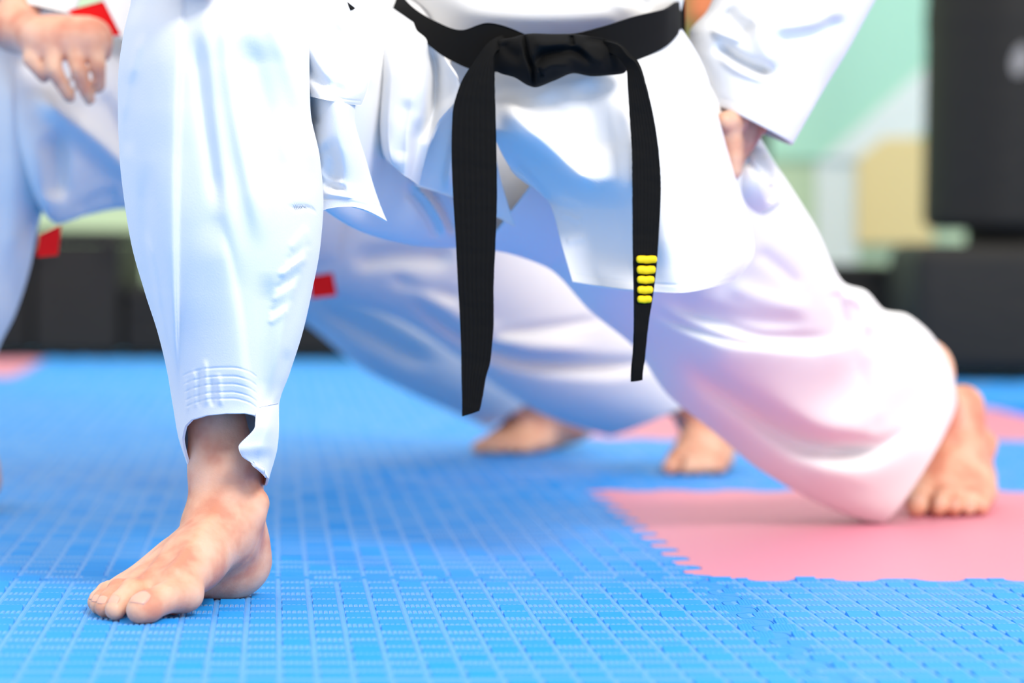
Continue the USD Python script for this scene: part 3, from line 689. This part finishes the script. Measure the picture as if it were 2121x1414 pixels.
flare = sheet([[(1505, 345, 3.01), (1552, 304, 3.0), (1590, 313, 3.03)], [(1515, 400, 3.0), (1565, 368, 2.975), (1607, 360, 3.03)], [(1530, 460, 3.02), (1585, 436, 3.01), (1624, 409, 3.035)]],
              [('v', [(1530, 322), (1560, 345), (1575, 372)], 7, -.008), ('v', [(1598, 380), (1596, 420)], 6, -.008), ('r', [(1585, 318), (1602, 370)], 8, .006)], n=60, m=60, seed=19)
sl_secs = [(1478, 216, 1637, 300, 2.97, 2.99, .042), (1462, 165, 1668, 246, 2.975, 3.0, .048), (1436, 105, 1705, 180, 2.98, 3.02, .054), (1432, 70, 1748, 110, 2.985, 3.03, .058), (1470, 20, 1796, 20, 3.0, 3.05, .062), (1520, -90, 1880, -130, 3.03, 3.10, .066), (1600, -190, 1930, -260, 3.08, 3.13, .06)]
F_SL = [('v', [(1490, 20), (1520, 50), (1560, 75)], 22, -.018), ('r', [(1470, 62), (1510, 75), (1545, 88)], 7, .010), ('v', [(1480, 85), (1530, 125), (1610, 155)], 13, -.020), ('r', [(1485, 105), (1530, 145), (1600, 168)], 8, .008), ('r', [(1570, 20), (1580, 90), (1620, 140)], 18, .009),
        ('v', [(1590, 82), (1680, 75), (1750, 30)], 16, -.014), ('r', [(1600, 60), (1690, 45), (1760, 0)], 16, .006), ('v', [(1560, -20), (1640, 0), (1760, -20)], 10, -.008), ('v', [(1575, 175), (1640, 190)], 10, -.003), ('L', [(1464, 190), (1550, 228), (1652, 272)], 1.8, -.0008)]
sleeve = tube(sl_secs, F_SL, n=150, m=140, noise=.0014, seed=15)
upper = tube([(1560, -330, 1960, -170, 3.10, 3.10, .06), (1480, -480, 1800, -420, 3.05, 3.06, .075), (1380, -760, 1600, -640, 3.0, 3.0, .08)], n=40, m=60, seed=16)
sleeveR = tube([(370, -170, 520, -110, 2.50, 2.52, .045), (450, -330, 650, -270, 2.62, 2.64, .055), (560, -520, 760, -440, 2.76, 2.78, .06), (700, -800, 900, -680, 2.95, 2.95, .08)], n=50, m=60, seed=17)
jacket = obj('jacket', join(torso, panelL, under, panelR, flap, flap_top, flare, sleeve, upper, sleeveR), cloth_m, A)

obj('thread', piping, belt_m, jacket, label='short black thread end at the jacket side slit')
# ---- black belt: band round the waist, knot, two hanging ends, five gold bars
def lengthwise(pxl):      # stitched rows along a hanging end
    return pxl
belt_l = sheet([[(800, -60, 2.98), (820, -28, 2.88), (850, 10, 2.81), (900, 43, 2.772), (955, 62, 2.752), (1010, 48, 2.745), (1090, 72, 2.75)],
                [(742, -40, 2.98), (766, -8, 2.88), (814, 30, 2.805), (870, 78, 2.77), (928, 122, 2.757), (1000, 148, 2.752), (1090, 150, 2.755)]], n=24, m=120, thick=.004, noise=.0006, seed=21)
belt_r = sheet([[(1110, 75, 2.752), (1190, 70, 2.750), (1250, 56, 2.762), (1320, 34, 2.79), (1385, 18, 2.84), (1404, 5, 2.90), (1412, 0, 3.0)],
                [(1110, 150, 2.757), (1190, 146, 2.757), (1250, 140, 2.768), (1320, 124, 2.795), (1385, 92, 2.845), (1408, 66, 2.90), (1412, 55, 3.0)]], n=24, m=120, thick=.004, noise=.0005, seed=22)
ring = []
belt_back = sheet([[(1412, 0, 3.0), (1300, 0, 3.09), (1100, 0, 3.12), (900, -40, 3.09), (800, -60, 2.98)], [(1412, 70, 3.0), (1300, 75, 3.09), (1100, 70, 3.12), (900, 20, 3.09), (742, -40, 2.98)]], n=10, m=60, thick=.004, noise=0)
belt = obj('belt', join(belt_l, belt_r, belt_back), belt_m, A, label='black belt round the waist')
F_KN = [('v', [(1085, 60), (1092, 110), (1104, 150), (1106, 185)], 5, -.010), ('v', [(1100, 150), (1130, 112), (1180, 104), (1230, 140)], 9, -.010), ('r', [(1100, 85), (1140, 92), (1185, 90)], 12, .006), ('r', [(1110, 160), (1150, 135), (1190, 135)], 10, .005), ('v', [(1183, 72), (1185, 95)], 5, -.006), ('r', [(1200, 100), (1230, 120), (1260, 130)], 14, .005), ('v', [(1040, 85), (1060, 110), (1085, 120)], 14, -.006), ('v', [(1115, 140), (1125, 160)], 4, -.004), ('v', [(1200, 82), (1260, 90), (1290, 120)], 9, -.006)]
knot = tube([(1018, 100, 1018, 140, 2.742, 2.742, .006), (1032, 82, 1036, 152, 2.735, 2.735, .012), (1060, 78, 1064, 160, 2.728, 2.728, .016), (1092, 70, 1096, 178, 2.722, 2.722, .020), (1108, 69, 1108, 181, 2.720, 2.720, .021), (1140, 70, 1146, 168, 2.722, 2.722, .020), (1185, 70, 1190, 152, 2.728, 2.728, .017), (1225, 76, 1225, 158, 2.735, 2.735, .014), (1268, 84, 1262, 156, 2.742, 2.742, .011), (1296, 100, 1292, 152, 2.746, 2.746, .008), (1304, 118, 1302, 140, 2.748, 2.748, .004)],
            F_KN, n=120, m=110, noise=.0008, thick=.003, seed=23)
obj('knot', knot, belt_m, belt)
def tail(rows, seed, th=.0045):
    rs = []
    R = np.array(rows, float)
    s = np.r_[0, np.cumsum(np.hypot(np.diff(R[:, 1]), np.diff(R[:, 0])))]
    t = np.linspace(0, s[-1], 200)
    I = PchipInterpolator(s, R, axis=0)(t)
    lat = []
    for q in range(200):
        lx, ly, lY, rx, ry, rY = I[q]
        row = []
        for w in np.linspace(0, 1, 41):
            rib = 0.00018 * math.cos(w * 2 * math.pi * 8) * (0.0 if w < .02 or w > .98 else 1)
            row.append((lx + (rx - lx) * w, ly + (ry - ly) * w, lY + (rY - lY) * w + rib))
        lat.append(row)
    return sheet(lat, n=200, m=41, thick=th, noise=.0007, nsc=(40, 40, 90), seed=seed, lin=True)
tl = tail([(1040, 72, 2.742, 1060, 98, 2.742), (1016, 84, 2.724, 1030, 104, 2.722), (985, 122, 2.718, 1022, 124, 2.716), (952, 178, 2.716, 1023, 165, 2.713), (937, 238, 2.714, 1025, 235, 2.710), (935, 310, 2.711, 1027, 310, 2.707), (938, 400, 2.708, 1028, 400, 2.704), (944, 500, 2.705, 1025, 500, 2.702), (949, 600, 2.703, 1021, 600, 2.700), (952, 650, 2.702, 1021, 650, 2.699), (955, 730, 2.700, 1016, 735, 2.698), (956, 790, 2.699, 1003, 790, 2.697), (957, 830, 2.698, 996, 828, 2.696), (957, 862, 2.697, 991, 850, 2.696)], 24)
obj('belt_end', tl, belt_m, belt, label='longer belt end with a squared-off tip')
tr_rows = [(1240, 84, 2.742, 1246, 104, 2.742), (1278, 92, 2.724, 1270, 112, 2.726), (1300, 116, 2.716, 1290, 130, 2.722), (1318, 132, 2.714, 1298, 146, 2.720), (1335, 175, 2.712, 1300, 180, 2.716), (1354, 250, 2.710, 1305, 250, 2.712), (1365, 320, 2.708, 1310, 320, 2.708), (1369, 390, 2.706, 1311, 390, 2.705), (1365, 480, 2.704, 1312, 480, 2.702), (1361, 540, 2.702, 1313, 540, 2.700), (1353, 610, 2.700, 1315, 610, 2.698), (1344, 665, 2.699, 1316, 665, 2.697), (1335, 725, 2.698, 1316, 725, 2.696), (1328, 770, 2.697, 1313, 772, 2.695), (1325, 786, 2.697, 1314, 790, 2.695)]
tr_rows = [(b, c, d, a, e, f_) for a, e, f_, b, c, d in tr_rows]
tr2 = tail(tr_rows, 25)
obj('belt_end', tr2, belt_m, belt, label='narrow belt end with gold bars, turned partly edge-on')
for y0, y1, x0, x1 in ((529, 545, 1318, 1361), (550, 567, 1319, 1358), (571, 587, 1319.5, 1355.5), (592, 608, 1320, 1352.5), (612, 627.5, 1320, 1350)):
    yc, hh = (y0 + y1) / 2, (y1 - y0) / 2
    secs = [(x0, yc - hh * .4, x0, yc + hh * .4, 2.697, 2.697, .0012), (x0 + 3, yc - hh * .9, x0 + 3, yc + hh * .9, 2.6965, 2.6965, .0024)] + [(x0 + (x1 - x0) * q, yc - hh * w, x0 + (x1 - x0) * q, yc + hh * (2 - w if w < 1 else w), 2.697 + .002 * q, 2.697 + .002 * q, .0026) for q, w in ((.3, 1), (.5, .9), (.7, 1))] + [(x1 - 3, yc - hh * .9, x1 - 3, yc + hh * .9, 2.6985, 2.6985, .0024), (x1, yc - hh * .4, x1, yc + hh * .4, 2.699, 2.699, .0012)]
    obj('gold_bar', tube(secs, n=24, m=24, thick=.0004, noise=.0003, nsc=(300, 300, 300)), yellow_m, belt)

# ================================================================ B: person behind, same stance, hand on the front knee
Bp = thing('person', 'blurred person at left with a hand on the bent knee, white uniform with red tabs', 'person')
kB = P(70, 170, 3.34)
hB = np.array(P(1485, 955, 4.22)); fb = (-.06, -.22)
p1, n1 = foot((hB[0], hB[1]), fb, False, L=0.215, detail=False, shin=False)
hR, hL = P(640, 330, 3.72), P(860, 340, 3.82)
hfront = P(-70, 1130, 3.40)
p2, n2 = foot((-.62, 3.50), (-.35, -.9), True, L=0.22, knee=kB, detail=False)
headB = (-.24, 3.72, 1.18); chestB = (-.22, 3.75, .88)
t2, sR, sL = trunk(hR, hL, chestB, headB, kB + [0, .03, 0], P(1180, 680, 4.01), sh=.155)
wr = P(28, 58, 3.20); el = P(120, -330, 3.42)
hand = [(sR, el, .042, .036, .02), (el, wr, .036, .024, .02), (wr, P(85, 82, 3.165), .024, .022, .012), (P(85, 80, 3.165), P(180, 82, 3.165), .022, .024, .012), (P(120, 72, 3.17), P(192, 82, 3.172), .020, .021, .012),
        (P(72, 96, 3.16), P(62, 124, 3.148), .0100, .0086, .004), (P(62, 124, 3.148), P(92, 162, 3.150), .0086, .0068, .002),
        (P(108, 98, 3.155), P(112, 146, 3.142), .0108, .0092, .004), (P(112, 146, 3.142), P(146, 204, 3.150), .0092, .0072, .002),
        (P(152, 98, 3.155), P(162, 146, 3.142), .0108, .0092, .004), (P(162, 146, 3.142), P(185, 207, 3.150), .0092, .0072, .002),
        (P(194, 94, 3.158), P(204, 138, 3.148), .0108, .0090, .004), (P(204, 138, 3.148), P(206, 182, 3.156), .0086, .0070, .002),
        (P(200, 78, 3.175), P(216, 112, 3.18), .0115, .0095, .004)]
eL = P(1010, -560, 4.05)
armBL = [(sL, eL, .042, .036, .02), (eL, P(900, -200, 3.80), .036, .025, .02), (P(900, -200, 3.8), P(880, -160, 3.77), .034, .032, .01)]
shB = [(p1[3][0], P(1478, 850, 4.17), .029, .030, .02), (P(1478, 850, 4.17), P(1340, 790, 4.08), .030, .034, .02), (P(1340, 790, 4.08), P(1180, 680, 4.01), .034, .040, .02)]
bodyB = obj('body', skin(p1 + p2 + t2 + hand + armBL + shB, 0.0048, floor=0.0004), skin_m, Bp)
obj('hair', hair(np.array(headB)), hair_m, Bp)
shinB_ = tube([(-120, -60, 160, 20, 3.36, 3.42, .09), (-160, 60, 215, 90, 3.34, 3.40, .105), (-160, 180, 190, 220, 3.34, 3.38, .105), (-160, 320, 130, 340, 3.35, 3.38, .10), (-165, 450, 84, 450, 3.37, 3.39, .095), (-165, 560, 62, 555, 3.39, 3.40, .09), (-165, 650, 33, 645, 3.40, 3.41, .085), (-160, 740, -8, 735, 3.41, 3.42, .075), (-150, 900, -35, 890, 3.42, 3.43, .065)],
             [('v', [(60, 160), (68, 270), (80, 380)], 18, -.018), ('r', [(20, 100), (30, 260), (35, 420), (20, 600)], 26, .012), ('r', [(85, 240), (95, 330), (80, 440)], 14, .012)], n=120, m=110, noise=.002, seed=31)
thB = tube([(70, 400, 40, 30, 3.34, 3.34, .09), (120, 462, 120, 55, 3.37, 3.36, .11), (180, 445, 210, 70, 3.42, 3.41, .12), (260, 432, 300, 75, 3.47, 3.47, .12), (400, 470, 440, 60, 3.57, 3.58, .12), (560, 540, 620, 80, 3.67, 3.7, .12), (700, 560, 780, 120, 3.76, 3.78, .12)],
           [('r', [(70, 180), (130, 235), (190, 280), (245, 330), (300, 380)], 22, .030), ('v', [(105, 270), (120, 340), (110, 420)], 22, -.030), ('v', [(200, 190), (240, 250), (280, 310)], 16, -.012), ('s', [(150, 440), (190, 405), (250, 385)], 6, -.014, 30)], n=140, m=120, noise=.002, seed=32)
bkB = tube([(600, 585, 760, 130, 3.74, 3.78, .12), (690, 615, 880, 230, 3.80, 3.84, .12), (810, 650, 1010, 340, 3.84, 3.90, .12), (930, 718, 1130, 450, 3.90, 3.97, .115), (1040, 800, 1240, 560, 3.96, 4.03, .11), (1130, 848, 1330, 680, 4.0, 4.08, .10), (1220, 882, 1390, 775, 4.05, 4.12, .09), (1292, 895, 1402, 838, 4.07, 4.14, .075)],
           [('v', [(840, 600), (900, 660), (1000, 722), (1100, 750), (1250, 760), (1380, 740)], 16, -.028), ('r', [(800, 560), (900, 620), (1000, 690), (1120, 722), (1260, 720)], 22, .016), ('v', [(720, 545), (840, 530), (950, 540)], 20, -.020), ('v', [(980, 700), (1130, 680), (1260, 660)], 10, -.010), ('v', [(800, 570), (880, 600), (960, 620)], 14, -.012)], n=170, m=130, noise=.002, seed=33)
obj('trousers', join(shinB_, thB, bkB), cloth_m, Bp)
jkB = tube([(300, -1000, 1000, -1000, 3.72, 3.80, .12), (380, -500, 960, -480, 3.70, 3.80, .12), (400, -200, 930, -180, 3.68, 3.80, .12), (330, 0, 950, 60, 3.62, 3.82, .13), (260, 90, 980, 180, 3.55, 3.85, .13)], n=60, m=90, noise=.003, seed=34)
jkf = sheet([[(195, -120, 3.40), (290, -100, 3.42), (420, -80, 3.50)], [(205, -20, 3.36), (290, 0, 3.38), (420, 20, 3.46)], [(236, 62, 3.33), (300, 100, 3.36), (430, 130, 3.44)]], n=40, m=40, seed=35)
slB = tube([(-80, -20, 150, 30, 3.24, 3.22, .03), (-40, -130, 205, -100, 3.29, 3.30, .05), (20, -300, 260, -300, 3.40, 3.42, .06), (220, -700, 440, -640, 3.62, 3.66, .07)], n=60, m=70, noise=.002, seed=36)
slBl = tube([(840, -260, 960, -230, 3.80, 3.82, .045), (930, -480, 1090, -500, 4.0, 4.02, .055), (840, -760, 1040, -800, 3.86, 3.88, .07)], n=40, m=50, seed=37)
obj('jacket', join(jkB, jkf, slB, slBl), cloth_m, Bp)
def patch(pts, Y0, Y1, t=.0025):
    R = [[(pts[0][0], pts[0][1], Y0), (pts[1][0], pts[1][1], Y1)], [(pts[3][0], pts[3][1], Y0), (pts[2][0], pts[2][1], Y1)]]
    return sheet(R, n=12, m=12, thick=t, noise=.0008)
obj('red_tab', patch([(140, 22), (214, 2), (250, 72), (196, 80)], 3.20, 3.20), red_m, Bp, label='red cloth tab beside the hand')
obj('red_tab', patch([(84, 486), (127, 466), (120, 528), (78, 532)], 3.30, 3.32), red_m, Bp, label='red cloth tab behind the bent knee')
obj('red_tab', patch([(640, 572), (689, 564), (698, 612), (645, 618)], 3.63, 3.63), red_m, Bp, label='red cloth tab on the back thigh')

# ================================================================ C: third person, nearly hidden, one bare foot in view
Cp = thing('person', 'person almost hidden behind the others, a white trouser leg and blurred bare foot showing', 'person')
hC = np.array(P(1165, 940, 4.52)); p3, n3 = foot((hC[0] - .005, hC[1] + .03), (-.13, -.21), False, L=.205, detail=False, shin=False)
kC = P(885, 670, 4.30)
hR3, hL3 = P(520, 330, 4.05), P(690, 340, 4.15)
t3, sR3, sL3 = trunk(hR3, hL3, (-.36, 4.12, .88), (-.38, 4.10, 1.18), P(-190, 215, 3.85), kC, sh=.15)
p4, n4 = foot((-.92, 4.05), (-.4, -.9), True, L=.205, knee=P(-190, 215, 3.85), detail=False)
arms = [(sR3, P(130, -250, 3.9), .04, .034, .02), (P(130, -250, 3.9), P(-60, 90, 3.70), .034, .024, .02), (P(-60, 90, 3.70), P(-110, 110, 3.66), .03, .028, .01), (sL3, P(800, -330, 4.4), .04, .034, .02), (P(800, -330, 4.4), P(750, 0, 4.15), .034, .025, .02), (P(750, 0, 4.15), P(735, 40, 4.12), .033, .031, .01)]
shC = [(p3[3][0], P(1190, 870, 4.52), .028, .030, .02), (P(1190, 870, 4.52), P(1060, 800, 4.42), .030, .034, .02), (P(1060, 800, 4.42), kC, .034, .042, .02)]
obj('body', skin(p3 + p4 + t3 + arms + shC, 0.0055, floor=0.0004), skin_m, Cp)
obj('hair', hair(np.array((-.38, 4.10, 1.18))), hair_m, Cp)
legC = tube([(420, 560, 560, 130, 4.02, 4.05, .11), (540, 610, 700, 270, 4.10, 4.15, .11), (640, 672, 830, 390, 4.18, 4.24, .11), (750, 758, 940, 520, 4.26, 4.33, .105), (860, 812, 1040, 640, 4.33, 4.40, .095), (950, 850, 1110, 735, 4.38, 4.45, .085), (1025, 878, 1135, 800, 4.41, 4.48, .07)],
           [('v', [(650, 620), (760, 690), (900, 760)], 16, -.016), ('r', [(660, 600), (780, 650), (930, 740)], 20, .012)], n=110, m=100, noise=.002, seed=41)
frC = tube([(-190, 400, -180, 60, 3.86, 3.86, .09), (0, 390, 0, 80, 3.92, 3.92, .10), (200, 400, 210, 110, 3.98, 3.98, .105), (400, 470, 400, 120, 4.04, 4.04, .11), (560, 560, 580, 160, 4.08, 4.10, .11)], n=60, m=80, seed=42)
fsC = tube([(-290, 60, -110, 90, 3.86, 3.86, .08), (-310, 250, -120, 260, 3.88, 3.88, .085), (-330, 500, -170, 500, 3.95, 3.95, .08), (-330, 830, -220, 830, 4.02, 4.02, .065)], n=60, m=60, seed=43)
jkC = tube([(300, -900, 800, -900, 4.10, 4.12, .11), (340, -300, 820, -280, 4.08, 4.12, .115), (300, 100, 850, 160, 4.02, 4.15, .125), (280, 300, 900, 380, 3.98, 4.18, .12)], n=50, m=80, noise=.003, seed=44)
obj('trousers', join(legC, frC, fsC), cloth_m, Cp)
obj('jacket', jkC, cloth_m, Cp)
